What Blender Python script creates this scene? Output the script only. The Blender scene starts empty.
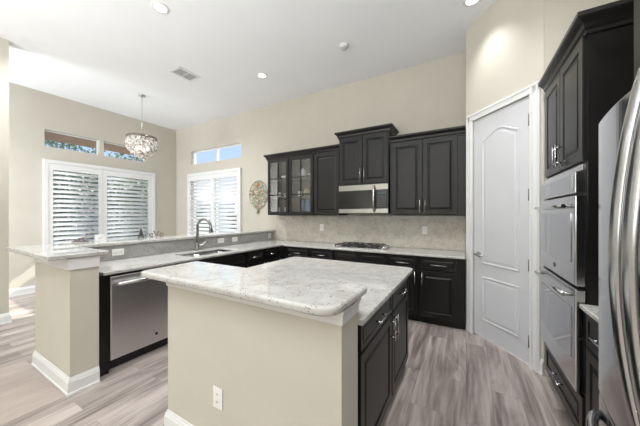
import bpy, bmesh, math, random
from mathutils import Matrix, Vector
random.seed(7)
C = bpy.context.scene.collection
PI = math.pi

# ------------------------------------------------------------------ camera, world, sun, exposure
cam_d = bpy.data.cameras.new('camera'); cam = bpy.data.objects.new('camera', cam_d); C.objects.link(cam)
F_PX = 258.0
cam_d.sensor_width = 36.0; cam_d.lens = 36.0 * F_PX / 640.0; cam_d.sensor_fit = 'HORIZONTAL'
cam_d.shift_y = (215 - 213) / 640.0
cam_d.clip_start = 0.05; cam_d.clip_end = 200
cam.location = (0, 0, 1.42); cam.rotation_euler = (PI / 2, 0, math.atan(146 / 258))
bpy.context.scene.camera = cam

world = bpy.data.worlds.new('world'); bpy.context.scene.world = world; world.use_nodes = True
wn = world.node_tree.nodes; wl = world.node_tree.links
bg = wn['Background']; bg.inputs['Strength'].default_value = 2.4
tcw = wn.new('ShaderNodeTexCoord'); sepw = wn.new('ShaderNodeSeparateXYZ'); rw = wn.new('ShaderNodeValToRGB')
wl.new(tcw.outputs['Generated'], sepw.inputs[0]); wl.new(sepw.outputs['Z'], rw.inputs[0]); wl.new(rw.outputs[0], bg.inputs['Color'])
rw.color_ramp.elements[0].position = 0.0; rw.color_ramp.elements[0].color = (0.60, 0.61, 0.63, 1)
rw.color_ramp.elements[1].position = 0.6; rw.color_ramp.elements[1].color = (0.12, 0.21, 0.40, 1)
e = rw.color_ramp.elements.new(0.11); e.color = (0.25, 0.262, 0.28, 1)
e = rw.color_ramp.elements.new(0.16); e.color = (0.20, 0.26, 0.345, 1)

def light(name, kind, loc, energy, rot=(0, 0, 0), color=(1, 1, 1), **kw):
    d = bpy.data.lights.new(name, kind); d.energy = energy; d.color = color
    for k, v in kw.items(): setattr(d, k, v)
    o = bpy.data.objects.new(name, d); C.objects.link(o); o.location = loc; o.rotation_euler = rot
    return o
def aim(o, d):
    o.rotation_euler = Vector(d).to_track_quat('-Z', 'Y').to_euler()
sun = light('sun', 'SUN', (-6, 12, 8), 7.0, color=(1, 0.95, 0.86), angle=0.009)
aim(sun, (-0.285, -1.0, -0.91))
# added unseen fill lamps: ceiling bounce behind the viewer, two behind the dining wall
a = light('ceiling_bounce_fill', 'AREA', (-1.8, -2.6, 1.45), 340, shape='RECTANGLE', size=5.2, size_y=3.4, color=(0.95, 0.98, 1)); aim(a, (0, 0.04, 1))
a = light('dining_fill', 'AREA', (-6.15, -1.2, 1.9), 85, shape='RECTANGLE', size=1.2, size_y=2.4, color=(0.88, 0.935, 1)); aim(a, (0.05, 1, 0.05))  # added fill for the dining corner, no window stands here
a = light('dining_side_fill', 'AREA', (-5.52, -0.6, 1.9), 30, shape='RECTANGLE', size=2.0, size_y=2.4, color=(0.88, 0.935, 1)); aim(a, (-1, 0, 0))  # second added fill, brightens the left wall
vs = bpy.context.scene.view_settings
vs.view_transform = 'Standard'; vs.look = 'None'; vs.exposure = 0.43; vs.gamma = 1.0; vs.use_curve_mapping = False

# ------------------------------------------------------------------ materials
MATS = {}
def base_mat(name, col, rough=0.5, metal=0.0, spec=0.5, **kw):
    m = bpy.data.materials.new(name); m.use_nodes = True
    b = m.node_tree.nodes['Principled BSDF']
    b.inputs['Base Color'].default_value = (*col, 1); b.inputs['Roughness'].default_value = rough
    b.inputs['Metallic'].default_value = metal; b.inputs['Specular IOR Level'].default_value = spec
    for k, v in kw.items(): b.inputs[k].default_value = v
    MATS[name] = m
    return m, m.node_tree.nodes, m.node_tree.links, b
def noise_bump(m, scale, strength, dist=0.002, stretch=None):
    n = m.node_tree.nodes; l = m.node_tree.links; b = n['Principled BSDF']
    g = n.new('ShaderNodeNewGeometry'); nz = n.new('ShaderNodeTexNoise'); nz.inputs['Scale'].default_value = scale; nz.inputs['Detail'].default_value = 4
    src = g.outputs['Position']
    if stretch:
        mp = n.new('ShaderNodeMapping'); mp.inputs['Scale'].default_value = stretch; l.new(src, mp.inputs[0]); src = mp.outputs[0]
    l.new(src, nz.inputs['Vector'])
    bp = n.new('ShaderNodeBump'); bp.inputs['Strength'].default_value = strength; bp.inputs['Distance'].default_value = dist
    l.new(nz.outputs[0], bp.inputs['Height']); l.new(bp.outputs[0], b.inputs['Normal'])
def varied(name, c1, c2, scale, rough=0.5, stretch=(1, 1, 1), **kw):
    m, n, l, b = base_mat(name, c1, rough, **kw)
    g = n.new('ShaderNodeNewGeometry'); mp = n.new('ShaderNodeMapping'); mp.inputs['Scale'].default_value = stretch
    nz = n.new('ShaderNodeTexNoise'); nz.inputs['Scale'].default_value = scale; nz.inputs['Detail'].default_value = 5
    r = n.new('ShaderNodeValToRGB'); r.color_ramp.elements[0].color = (*c1, 1); r.color_ramp.elements[1].color = (*c2, 1)
    r.color_ramp.elements[0].position = 0.35; r.color_ramp.elements[1].position = 0.65
    l.new(g.outputs['Position'], mp.inputs[0]); l.new(mp.outputs[0], nz.inputs['Vector']); l.new(nz.outputs[0], r.inputs[0]); l.new(r.outputs[0], b.inputs['Base Color'])
    return m
paint = varied('beige_paint', (0.53, 0.50, 0.43), (0.55, 0.52, 0.45), 3, 0.75); noise_bump(paint, 180, 0.15, 0.001)
ceil_m = varied('ceiling_white', (0.82, 0.83, 0.84), (0.84, 0.85, 0.86), 2, 0.85); noise_bump(ceil_m, 120, 0.15, 0.001)
white = varied('white_trim', (0.72, 0.72, 0.715), (0.74, 0.74, 0.73), 5, 0.38)
door_m = varied('door_white', (0.60, 0.605, 0.62), (0.62, 0.625, 0.64), 4, 0.34)
dark = varied('espresso_wood', (0.008, 0.0072, 0.0072), (0.0098, 0.0088, 0.0086), 4, 0.33, spec=0.34, stretch=(3, 3, 0.5))
darkin = varied('cabinet_inside', (0.05, 0.05, 0.052), (0.07, 0.068, 0.068), 6, 0.6)
blackp = varied('black_plastic', (0.006, 0.006, 0.007), (0.010, 0.010, 0.011), 20, 0.35)
iron = varied('cast_iron', (0.012, 0.012, 0.012), (0.03, 0.03, 0.03), 60, 0.6)
def steel(name, col, rough, stretch):
    m = varied(name, tuple(c * 0.94 for c in col), col, 30, rough, stretch=stretch, metal=1.0)
    
    if stretch != (3, 3, 3): noise_bump(m, 60, 0.04, 0.0005, stretch)
    return m
stain = steel('stainless_steel', (0.60, 0.605, 0.62), 0.20, (1, 1, 30))
stain_dw = steel('dishwasher_steel', (0.74, 0.72, 0.72), 0.36, (1, 1, 30))
stain_mw = steel('microwave_steel', (0.30, 0.295, 0.275), 0.25, (30, 1, 1))
fridge_m = steel('fridge_steel', (0.40, 0.405, 0.425), 0.12, (1, 1, 8))
chrome = steel('brushed_nickel', (0.58, 0.585, 0.59), 0.22, (3, 3, 3))
faucet_m = steel('faucet_steel', (0.25, 0.25, 0.245), 0.3, (3, 3, 3))
ovglass = varied('oven_glass', (0.42, 0.425, 0.45), (0.44, 0.445, 0.47), 3, 0.05, metal=0.9)
mwglass = varied('microwave_glass', (0.006, 0.006, 0.008), (0.009, 0.009, 0.011), 3, 0.08)
outlet_m = varied('outlet_plastic', (0.80, 0.79, 0.76), (0.82, 0.81, 0.78), 10, 0.4)
slot_m = varied('outlet_slot', (0.03, 0.03, 0.03), (0.05, 0.05, 0.05), 10, 0.5)
def glass_mat(name, tint, gl):
    m = bpy.data.materials.new(name); m.use_nodes = True; n = m.node_tree.nodes; l = m.node_tree.links; n.clear()
    o = n.new('ShaderNodeOutputMaterial'); t = n.new('ShaderNodeBsdfTransparent'); g = n.new('ShaderNodeBsdfGlossy'); mx = n.new('ShaderNodeMixShader')
    lw = n.new('ShaderNodeLayerWeight'); lw.inputs['Blend'].default_value = 0.5
    pw = n.new('ShaderNodeMath'); pw.operation = 'POWER'; pw.inputs[1].default_value = 5.0
    mul = n.new('ShaderNodeMath'); mul.operation = 'MULTIPLY_ADD'; mul.inputs[1].default_value = 0.8; mul.inputs[2].default_value = 0.02 + gl
    t.inputs[0].default_value = (*tint, 1); g.inputs['Roughness'].default_value = 0.03
    l.new(lw.outputs['Facing'], pw.inputs[0]); l.new(pw.outputs[0], mul.inputs[0])
    l.new(mul.outputs[0], mx.inputs[0]); l.new(t.outputs[0], mx.inputs[1]); l.new(g.outputs[0], mx.inputs[2]); l.new(mx.outputs[0], o.inputs[0])
    return m
glass = glass_mat('window_glass', (0.97, 0.98, 0.98), 0.0)
cabglass = glass_mat('cabinet_glass', (0.80, 0.81, 0.82), 0.09)

def granite(name, c0, c1, speck, dens, rough=0.12):
    m, n, l, b = base_mat(name, c0, rough)
    g = n.new('ShaderNodeNewGeometry'); pos = g.outputs['Position']
    def nz(scale, det=5, dist=0.0):
        x = n.new('ShaderNodeTexNoise'); x.inputs['Scale'].default_value = scale; x.inputs['Detail'].default_value = det; x.inputs['Distortion'].default_value = dist; l.new(pos, x.inputs['Vector']); return x.outputs[0]
    def ramp(src, p0, p1, a=(0, 0, 0), bb=(1, 1, 1)):
        r = n.new('ShaderNodeValToRGB'); r.color_ramp.elements[0].position = p0; r.color_ramp.elements[1].position = p1
        r.color_ramp.elements[0].color = (*a, 1); r.color_ramp.elements[1].color = (*bb, 1); l.new(src, r.inputs[0]); return r.outputs[0]
    def mix(f, a, bb):
        x = n.new('ShaderNodeMix'); x.data_type = 'RGBA'; l.new(f, x.inputs[0])
        for s, v in ((6, a), (7, bb)):
            if isinstance(v, tuple): x.inputs[s].default_value = (*v, 1)
            else: l.new(v, x.inputs[s])
        return x.outputs[2]
    col = mix(ramp(nz(9, 6, 0.6), 0.40, 0.66), c0, c1)
    col = mix(ramp(nz(38, 3), 0.58, 0.72), col, tuple(c * 0.82 for c in c1))
    v = n.new('ShaderNodeTexVoronoi'); v.inputs['Scale'].default_value = 95; l.new(pos, v.inputs['Vector'])
    near = ramp(v.outputs['Distance'], 0.20, 0.34, (1, 1, 1), (0, 0, 0))
    dn = ramp(nz(14, 4), dens, dens + 0.06)
    mu = n.new('ShaderNodeMath'); mu.operation = 'MULTIPLY'; l.new(near, mu.inputs[0]); l.new(dn, mu.inputs[1])
    col = mix(mu.outputs[0], col, speck)
    l.new(col, b.inputs['Base Color'])
    return m
gran = granite('white_granite', (0.50, 0.495, 0.47), (0.43, 0.42, 0.39), (0.13, 0.085, 0.075), 0.53, 0.04)
gran_shaded = granite('shaded_splash_granite', (0.40, 0.395, 0.38), (0.31, 0.305, 0.285), (0.10, 0.06, 0.055), 0.53, 0.15)  # greyer copy of the splash granite, its shading put into the colour
gran_bs = granite('splash_granite', (0.58, 0.555, 0.48), (0.49, 0.465, 0.40), (0.12, 0.06, 0.055), 0.53, 0.15)

def floor_mat():
    m, n, l, b = base_mat('washed_plank_floor', (0.4, 0.33, 0.3), 0.30)
    g = n.new('ShaderNodeNewGeometry'); s = n.new('ShaderNodeSeparateXYZ'); l.new(g.outputs['Position'], s.inputs[0])
    cb = n.new('ShaderNodeCombineXYZ'); l.new(s.outputs['Y'], cb.inputs[0]); l.new(s.outputs['X'], cb.inputs[1])
    br = n.new('ShaderNodeTexBrick'); l.new(cb.outputs[0], br.inputs['Vector']); br.offset = 0.37; br.offset_frequency = 2
    br.inputs['Scale'].default_value = 1; br.inputs['Brick Width'].default_value = 1.25; br.inputs['Row Height'].default_value = 0.185
    br.inputs['Mortar Size'].default_value = 0.0012; br.inputs['Mortar Smooth'].default_value = 0.3
    br.inputs['Color1'].default_value = (0, 0, 0, 1); br.inputs['Color2'].default_value = (1, 1, 1, 1); br.inputs['Mortar'].default_value = (0.5, 0.5, 0.5, 1)
    off = n.new('ShaderNodeVectorMath'); off.operation = 'MULTIPLY_ADD'
    l.new(br.outputs['Color'], off.inputs[0]); off.inputs[1].default_value = (9, 7, 5)
    st = n.new('ShaderNodeVectorMath'); st.operation = 'MULTIPLY'; l.new(g.outputs['Position'], st.inputs[0]); st.inputs[1].default_value = (6.5, 0.7, 1); l.new(st.outputs[0], off.inputs[2])
    n1 = n.new('ShaderNodeTexNoise'); n1.inputs['Scale'].default_value = 1.0; n1.inputs['Detail'].default_value = 7; n1.inputs['Roughness'].default_value = 0.62; n1.inputs['Distortion'].default_value = 1.1; l.new(off.outputs[0], n1.inputs['Vector'])
    st2 = n.new('ShaderNodeVectorMath'); st2.operation = 'MULTIPLY'; l.new(off.outputs[0], st2.inputs[0]); st2.inputs[1].default_value = (7, 3, 1)
    n2 = n.new('ShaderNodeTexNoise'); n2.inputs['Scale'].default_value = 1.0; n2.inputs['Detail'].default_value = 4; l.new(st2.outputs[0], n2.inputs['Vector'])
    am = n.new('ShaderNodeMath'); am.operation = 'MULTIPLY_ADD'; am.inputs[1].default_value = 0.35; am.inputs[2].default_value = -0.175; l.new(n2.outputs[0], am.inputs[0])
    ad = n.new('ShaderNodeMath'); ad.operation = 'ADD'; l.new(n1.outputs[0], ad.inputs[0]); l.new(am.outputs[0], ad.inputs[1])
    r = n.new('ShaderNodeValToRGB'); l.new(ad.outputs[0], r.inputs[0]); cr = r.color_ramp
    cr.elements[0].position = 0.33; cr.elements[0].color = (0.15, 0.122, 0.11, 1); cr.elements[1].position = 0.70; cr.elements[1].color = (0.49, 0.43, 0.395, 1)
    e = cr.elements.new(0.455); e.color = (0.27, 0.23, 0.21, 1); e = cr.elements.new(0.555); e.color = (0.38, 0.333, 0.305, 1)
    mx = n.new('ShaderNodeMix'); mx.data_type = 'RGBA'; mx.blend_type = 'MULTIPLY'; mx.inputs[0].default_value = 1
    r2 = n.new('ShaderNodeValToRGB'); r2.color_ramp.elements[0].color = (0.92, 0.91, 0.91, 1); r2.color_ramp.elements[1].color = (1.22, 1.21, 1.21, 1); l.new(br.outputs['Color'], r2.inputs[0])
    l.new(r.outputs[0], mx.inputs[6]); l.new(r2.outputs[0], mx.inputs[7])
    m3 = n.new('ShaderNodeMix'); m3.data_type = 'RGBA'; l.new(br.outputs['Fac'], m3.inputs[0]); l.new(mx.outputs[2], m3.inputs[6]); m3.inputs[7].default_value = (0.20, 0.16, 0.15, 1)
    l.new(m3.outputs[2], b.inputs['Base Color'])
    bp = n.new('ShaderNodeBump'); bp.inputs['Strength'].default_value = 0.08; bp.inputs['Distance'].default_value = 0.002; l.new(n1.outputs[0], bp.inputs['Height']); l.new(bp.outputs[0], b.inputs['Normal'])
    return m
floor_m = floor_mat()
inset_m = varied('greige_inset', (0.40, 0.335, 0.30), (0.46, 0.39, 0.355), 7, 0.5, stretch=(3, 0.6, 1))

# ------------------------------------------------------------------ mesh helpers
FACE = {'-Y': 0.0, '+X': PI / 2, '-X': -PI / 2}
def frame(origin, facing):
    """local x runs along the front, local -y is outward, z up"""
    return Matrix.Translation(Vector(origin)) @ Matrix.Rotation(FACE[facing] if isinstance(facing, str) else facing, 4, 'Z')
def nb(): return bmesh.new()
def bx(bm, a, b, M=None):
    x0, x1 = sorted((a[0], b[0])); y0, y1 = sorted((a[1], b[1])); z0, z1 = sorted((a[2], b[2]))
    v = [bm.verts.new((x, y, z)) for x, y, z in ((x0, y0, z0), (x1, y0, z0), (x1, y1, z0), (x0, y1, z0), (x0, y0, z1), (x1, y0, z1), (x1, y1, z1), (x0, y1, z1))]
    for f in ((3, 2, 1, 0), (4, 5, 6, 7), (0, 1, 5, 4), (1, 2, 6, 5), (2, 3, 7, 6), (3, 0, 4, 7)): bm.faces.new([v[i] for i in f])
    if M is not None:
        for q in v: q.co = M @ q.co
    return bm
def tube(bm, pts, r, seg=10, M=None, flat=1.0, up=Vector((0, 0, 1))):
    pts = [Vector(p) for p in pts]; rings = []
    rr = r if isinstance(r, (list, tuple)) else [r] * len(pts)
    for i, p in enumerate(pts):
        t = (pts[min(i + 1, len(pts) - 1)] - pts[max(i - 1, 0)]).normalized()
        u = up if abs(t.dot(up)) < 0.95 else Vector((0, 1, 0)) if abs(t.y) < 0.9 else Vector((1, 0, 0))
        s = t.cross(u).normalized(); w = s.cross(t).normalized()
        rings.append([bm.verts.new(p + s * rr[i] * math.cos(2 * PI * k / seg) + w * rr[i] * flat * math.sin(2 * PI * k / seg)) for k in range(seg)])
    for a_, b_ in zip(rings, rings[1:]):
        for k in range(seg): bm.faces.new((a_[k], a_[(k + 1) % seg], b_[(k + 1) % seg], b_[k])).smooth = True
    bm.faces.new(rings[0][::-1]); bm.faces.new(rings[-1])
    if M is not None:
        for rg in rings:
            for v in rg: v.co = M @ v.co
    return bm
def lathe(bm, prof, c, seg=24, M=None, sy=1.0):
    """prof list of (r, z); axis z at c"""
    rings = []; vs_ = []
    for r, z in prof:
        if r < 1e-5: v = bm.verts.new((c[0], c[1], c[2] + z)); rings.append([v]); vs_.append(v)
        else:
            rg = [bm.verts.new((c[0] + r * math.cos(2 * PI * k / seg), c[1] + sy * r * math.sin(2 * PI * k / seg), c[2] + z)) for k in range(seg)]; rings.append(rg); vs_ += rg
    for a_, b_ in zip(rings, rings[1:]):
        for k in range(seg):
            k2 = (k + 1) % seg
            if len(a_) == 1 and len(b_) == 1: continue
            if len(a_) == 1: f = bm.faces.new((a_[0], b_[k2], b_[k]))
            elif len(b_) == 1: f = bm.faces.new((a_[k], a_[k2], b_[0]))
            else: f = bm.faces.new((a_[k], a_[k2], b_[k2], b_[k]))
            f.smooth = True
    if M is not None:
        for v in vs_: v.co = M @ v.co
    return bm
def prism(bm, poly, z0, z1, M=None):
    a_ = [bm.verts.new((x, y, z0)) for x, y in poly]; b_ = [bm.verts.new((x, y, z1)) for x, y in poly]
    n = len(poly); bm.faces.new(a_[::-1]); bm.faces.new(b_)
    for i in range(n): bm.faces.new((a_[i], a_[(i + 1) % n], b_[(i + 1) % n], b_[i]))
    if M is not None:
        for v in a_ + b_: v.co = M @ v.co
    return bm
def molding(bm, path, prof, z0=0.0, side=1, M=None):
    """sweep (out, z) profile along a horizontal polyline, mitred; side=+1: outward is to the right of travel"""
    P_ = [Vector((p[0], p[1])) for p in path]; n = len(P_); offs = []
    for i in range(n):
        ds = []
        if i > 0: ds.append((P_[i] - P_[i - 1]).normalized())
        if i < n - 1: ds.append((P_[i + 1] - P_[i]).normalized())
        ns = [Vector((d.y, -d.x)) * side for d in ds]
        if len(ns) == 1: offs.append(ns[0])
        else:
            m_ = (ns[0] + ns[1]); offs.append(m_ / max(0.2, m_.dot(ns[0])))
    rings = []
    for i in range(n):
        rg = [bm.verts.new((P_[i].x + offs[i].x * o, P_[i].y + offs[i].y * o, z0 + z)) for o, z in prof]; rings.append(rg)
    k = len(prof)
    for a_, b_ in zip(rings, rings[1:]):
        for j in range(k): bm.faces.new((a_[j], a_[(j + 1) % k], b_[(j + 1) % k], b_[j]))
    bm.faces.new(rings[0][::-1]); bm.faces.new(rings[-1])
    if M is not None:
        for rg in rings:
            for v in rg: v.co = M @ v.co
    return bm
def cells(bm, us, vs_, keep, w0, w1, axes='xyz'):
    """solid slab with holes: cells in the u-v grid kept where keep(i,j); thickness w0..w1; axes names u,v,w"""
    ix = {'x': 0, 'y': 1, 'z': 2}; A_ = [ix[c] for c in axes]; cache = {}
    def V(i, j, w):
        k = (i, j, w)
        if k not in cache:
            co = [0, 0, 0]; co[A_[0]] = us[i]; co[A_[1]] = vs_[j]; co[A_[2]] = w1 if w else w0
            cache[k] = bm.verts.new(co)
        return cache[k]
    nu, nv = len(us) - 1, len(vs_) - 1
    K = lambda i, j: 0 <= i < nu and 0 <= j < nv and keep(i, j)
    for i in range(nu):
        for j in range(nv):
            if not K(i, j): continue
            bm.faces.new((V(i, j, 0), V(i, j + 1, 0), V(i + 1, j + 1, 0), V(i + 1, j, 0)))
            bm.faces.new((V(i, j, 1), V(i + 1, j, 1), V(i + 1, j + 1, 1), V(i, j + 1, 1)))
            if not K(i - 1, j): bm.faces.new((V(i, j, 0), V(i, j, 1), V(i, j + 1, 1), V(i, j + 1, 0)))
            if not K(i + 1, j): bm.faces.new((V(i + 1, j, 0), V(i + 1, j + 1, 0), V(i + 1, j + 1, 1), V(i + 1, j, 1)))
            if not K(i, j - 1): bm.faces.new((V(i, j, 0), V(i + 1, j, 0), V(i + 1, j, 1), V(i, j, 1)))
            if not K(i, j + 1): bm.faces.new((V(i, j + 1, 0), V(i, j + 1, 1), V(i + 1, j + 1, 1), V(i + 1, j + 1, 0)))
    return bm
def obj(name, bm, mat, parent=None, bevel=0.0, seg=2, smooth=False):
    bmesh.ops.recalc_face_normals(bm, faces=bm.faces[:])
    par_loc = parent.matrix_world.translation.copy() if parent else None
    if parent:
        loc = WORLD[parent.name]
        origin = loc
    else:
        xs = [v.co.x for v in bm.verts]; ys = [v.co.y for v in bm.verts]; zs = [v.co.z for v in bm.verts]
        origin = Vector(((min(xs) + max(xs)) / 2, (min(ys) + max(ys)) / 2, min(zs)))
    for v in bm.verts: v.co -= origin
    me = bpy.data.meshes.new(name); bm.to_mesh(me); bm.free()
    me.materials.append(mat)
    o = bpy.data.objects.new(name, me); C.objects.link(o)
    if smooth:
        for p in me.polygons: p.use_smooth = True
    if parent: o.parent = parent; WORLD[o.name] = origin
    else: o.location = origin; WORLD[o.name] = origin
    if bevel:
        md = o.modifiers.new('bevel', 'BEVEL'); md.width = bevel; md.segments = seg; md.limit_method = 'ANGLE'; md.angle_limit = 0.6
    return o
WORLD = {}
def tag(o, label, cat, group=None):
    o['label'] = label; o['category'] = cat
    if group: o['group'] = group
    return o
def thing(name, label, cat, loc=(0, 0, 0), group=None):
    o = bpy.data.objects.new(name, None); C.objects.link(o); o.location = loc; o.empty_display_size = 0.1
    WORLD[o.name] = Vector(loc); tag(o, label, cat, group); return o
def struct(name, bm, mat, bevel=0.0):
    o = obj(name, bm, mat, None, bevel); o['kind'] = 'structure'; return o
def sgroup(name, loc):
    o = bpy.data.objects.new(name, None); C.objects.link(o); o.location = loc; WORLD[o.name] = Vector(loc); o['kind'] = 'structure'; return o
def B(a, b, M=None): return bx(nb(), a, b, M)
def kids(o): return [c for c in bpy.data.objects if c.parent == o]
def copy_tree(o, delta=None, parent=None):
    c = o.copy(); C.objects.link(c)
    if parent is not None: c.parent = parent
    if delta is not None: c.location = Vector(o.location) + Vector(delta)
    WORLD[c.name] = WORLD[o.name] + Vector(delta or (0, 0, 0))
    for k in kids(o): copy_tree(k, None, c)
    return c

def rings_front(bm, M, x0, x1, z0, z1, rings, t, back_y):
    """panel front from nested rectangles: rings [(inset, depth y)], y outward negative"""
    rs = []
    for ins, d in rings:
        rs.append([bm.verts.new(M @ Vector(p)) for p in ((x0 + ins, d, z0 + ins), (x1 - ins, d, z0 + ins), (x1 - ins, d, z1 - ins), (x0 + ins, d, z1 - ins))])
    bk = [bm.verts.new(M @ Vector(p)) for p in ((x0, back_y, z0), (x1, back_y, z0), (x1, back_y, z1), (x0, back_y, z1))]
    allr = [bk] + rs
    for a_, b_ in zip(allr, allr[1:]):
        for k in range(4): bm.faces.new((a_[k], a_[(k + 1) % 4], b_[(k + 1) % 4], b_[k]))
    bm.faces.new(rs[-1]); bm.faces.new(bk[::-1])
    return bm
def door_panel(M, x0, x1, z0, z1, t=0.02, st=0.055, y=0.0):
    """raised panel door; its back at local y, its front at y-t"""
    f = y - t; w = min(x1 - x0, z1 - z0); st = min(st, w * 0.24)
    return rings_front(nb(), M, x0, x1, z0, z1, [(0, f + 0.003), (0.003, f), (st, f), (st + 0.007, f + 0.009), (st + 0.014, f + 0.009), (st + 0.034, f + 0.002)] if w > 0.2 else
                       [(0, f + 0.003), (0.003, f), (st * 0.8, f), (st * 0.8 + 0.006, f + 0.006), (st * 0.8 + 0.010, f + 0.006), (st * 0.8 + 0.018, f + 0.002)], t, y)
def pull(M, a, b, y=-0.02, out=0.032, r=0.0055):
    """bar pull between local points a=(x,z), b=(x,z)"""
    bm = nb(); A_ = Vector((a[0], y - out, a[1])); B_ = Vector((b[0], y - out, b[1])); d = (B_ - A_)
    tube(bm, [A_, B_], r, 10, M)
    for k in (0.16, 0.84):
        p = A_ + d * k; tube(bm, [p, Vector((p.x, y - 0.0005, p.z))], r * 0.85, 8, M)
    return bm

# ------------------------------------------------------------------ setting
XL, BW, CH, XR = -6.87, 4.19, 3.72, 1.195
struct('floor', B((-7.1, -4.4, -0.10), (1.5, 4.4, 0)), floor_m)
struct('ceiling', B((-7.1, -4.4, CH), (1.5, 4.4, CH + 0.12)), ceil_m)
# left wall (x = XL) with window and transom openings: axes y, z
TR_L = [(1.665, 2.50), (2.575, 3.43)]; TRZ = (2.715, 3.035)
WL_ = (1.70, 3.56); WZ = (0.72, 2.41)
ys = [-4.39, 1.665, 1.70, 2.50, 2.575, 3.43, 3.56, 4.34]; zs = [0, 0.72, 2.41, 2.715, 3.035, CH]
def keepL(i, j):
    y = (ys[i] + ys[i + 1]) / 2; z = (zs[j] + zs[j + 1]) / 2
    if WZ[0] < z < WZ[1] and WL_[0] < y < WL_[1]: return False
    if TRZ[0] < z < TRZ[1] and any(a_ < y < b_ for a_, b_ in TR_L): return False
    return True
struct('wall_left', cells(nb(), ys, zs, keepL, XL - 0.16, XL, 'yzx'), paint)
WBx = (-6.24, -4.46); WBz = (0.72, 2.44); TBx = (-6.23, -4.42); TBz = (2.73, 3.07)
xs = [-6.869, -6.24, -6.23, -4.46, -4.42, 0.06]; zs2 = [0, 0.72, 2.44, 2.73, 3.07, CH]
def keepB(i, j):
    x = (xs[i] + xs[i + 1]) / 2; z = (zs2[j] + zs2[j + 1]) / 2
    if WBz[0] < z < WBz[1] and WBx[0] < x < WBx[1]: return False
    if TBz[0] < z < TBz[1] and TBx[0] < x < TBx[1]: return False
    return True
struct('wall_back', cells(nb(), xs, zs2, keepB, BW, BW + 0.16, 'xzy'), paint)
struct('wall_right', B((XR, -4.39, 0), (XR + 0.12, 4.34, CH)), paint)
struct('wall_rear', B((-6.869, -4.5, 0), (1.3, -4.4, CH)), paint)
# short wall at the far left edge, in front of the dining area
struct('wall_dining', B((-5.42, -2.6, 0), (-5.24, 0.94, CH)), paint)
# pantry: side, angled front with a door opening, return
A0 = Vector((0.0, 3.67, 0)); ANG = math.atan2(2.98 - 3.67, 0.584); LEN = 0.928
MP = frame(A0, ANG)
struct('wall_pantry_side', B((0.0, 3.70, 0), (0.06, 4.188, CH)), paint)
DX0, DX1, DH = 0.112, 0.814, 2.545
bm = nb()
for a_, b_ in (((0, 0, 0), (DX0, 0.1, CH)), ((DX1, 0, 0), (LEN, 0.1, CH)), ((DX0, 0, DH), (DX1, 0.1, CH))): bx(bm, a_, b_, MP)
struct('wall_pantry', bm, paint)
struct('wall_pantry_return', B((0.602, 2.966, 0), (XR - 0.001, 3.07, CH)), paint)
# baseboards
BASE = [(0, 0), (0.022, 0), (0.022, 0.018), (0.015, 0.024), (0.015, 0.100), (0.011, 0.106), (0.011, 0.116), (0.006, 0.122), (0.004, 0.134), (0, 0.136)]
struct('baseboard_left', molding(nb(), [(XL, 4.18), (XL, -2.5)], BASE, side=-1), white)
struct('baseboard_back', molding(nb(), [(XL + 0.03, BW), (-3.60, BW)], BASE, side=1), white)
struct('baseboard_dining', molding(nb(), [(-5.24, -2.5), (-5.24, 0.94), (-5.42, 0.94)], BASE, side=1), white)
bm = molding(nb(), [(0.898, 0.0), (LEN, 0.0)], BASE, side=1, M=MP)
struct('baseboard_pantry', bm, white)

# peninsula half wall and its end pier
PF = -2.72
bm = cells(nb(), [-3.56, -3.47, PF], [0.80, 0.985, 4.188], lambda i, j: i == 0 or j == 0, 0, 1.074, 'xyz')
struct('wall_peninsula', bm, paint)
struct('baseboard_peninsula', molding(nb(), [(-3.56, 4.16), (-3.56, 0.80), (PF, 0.80), (PF, 0.985)], BASE, side=1), white)
TRIM = [(0, -0.092), (0.012, -0.088), (0.014, -0.02), (0.022, 0.0), (0, 0.0)]
struct('trim_1', molding(nb(), [(-3.56, 4.16), (-3.56, 0.80), (PF, 0.80), (PF, 0.985)], TRIM, z0=1.074, side=1), white)
# island half wall
struct('wall_island', B((-1.716, 0.99, 0), (-0.456, 1.176, 1.022)), paint)
struct('baseboard_island', molding(nb(), [(-1.716, 1.17), (-1.716, 0.99), (-0.456, 0.99), (-0.456, 1.174)], BASE, side=1), white)
TRIM2 = [(0, -0.07), (0.006, -0.066), (0.008, -0.03), (0.020, 0.0), (0, 0.0)]
struct('trim_2', molding(nb(), [(-1.716, 1.17), (-1.716, 0.99), (-0.456, 0.99), (-0.456, 1.174)], TRIM2, z0=1.022, side=1), white)
# smooth inset of flooring in front of the pier
struct('floor_inset', B((-3.76, -1.6, 0.0005), (-2.72, 0.776, 0.004)), inset_m)

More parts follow.
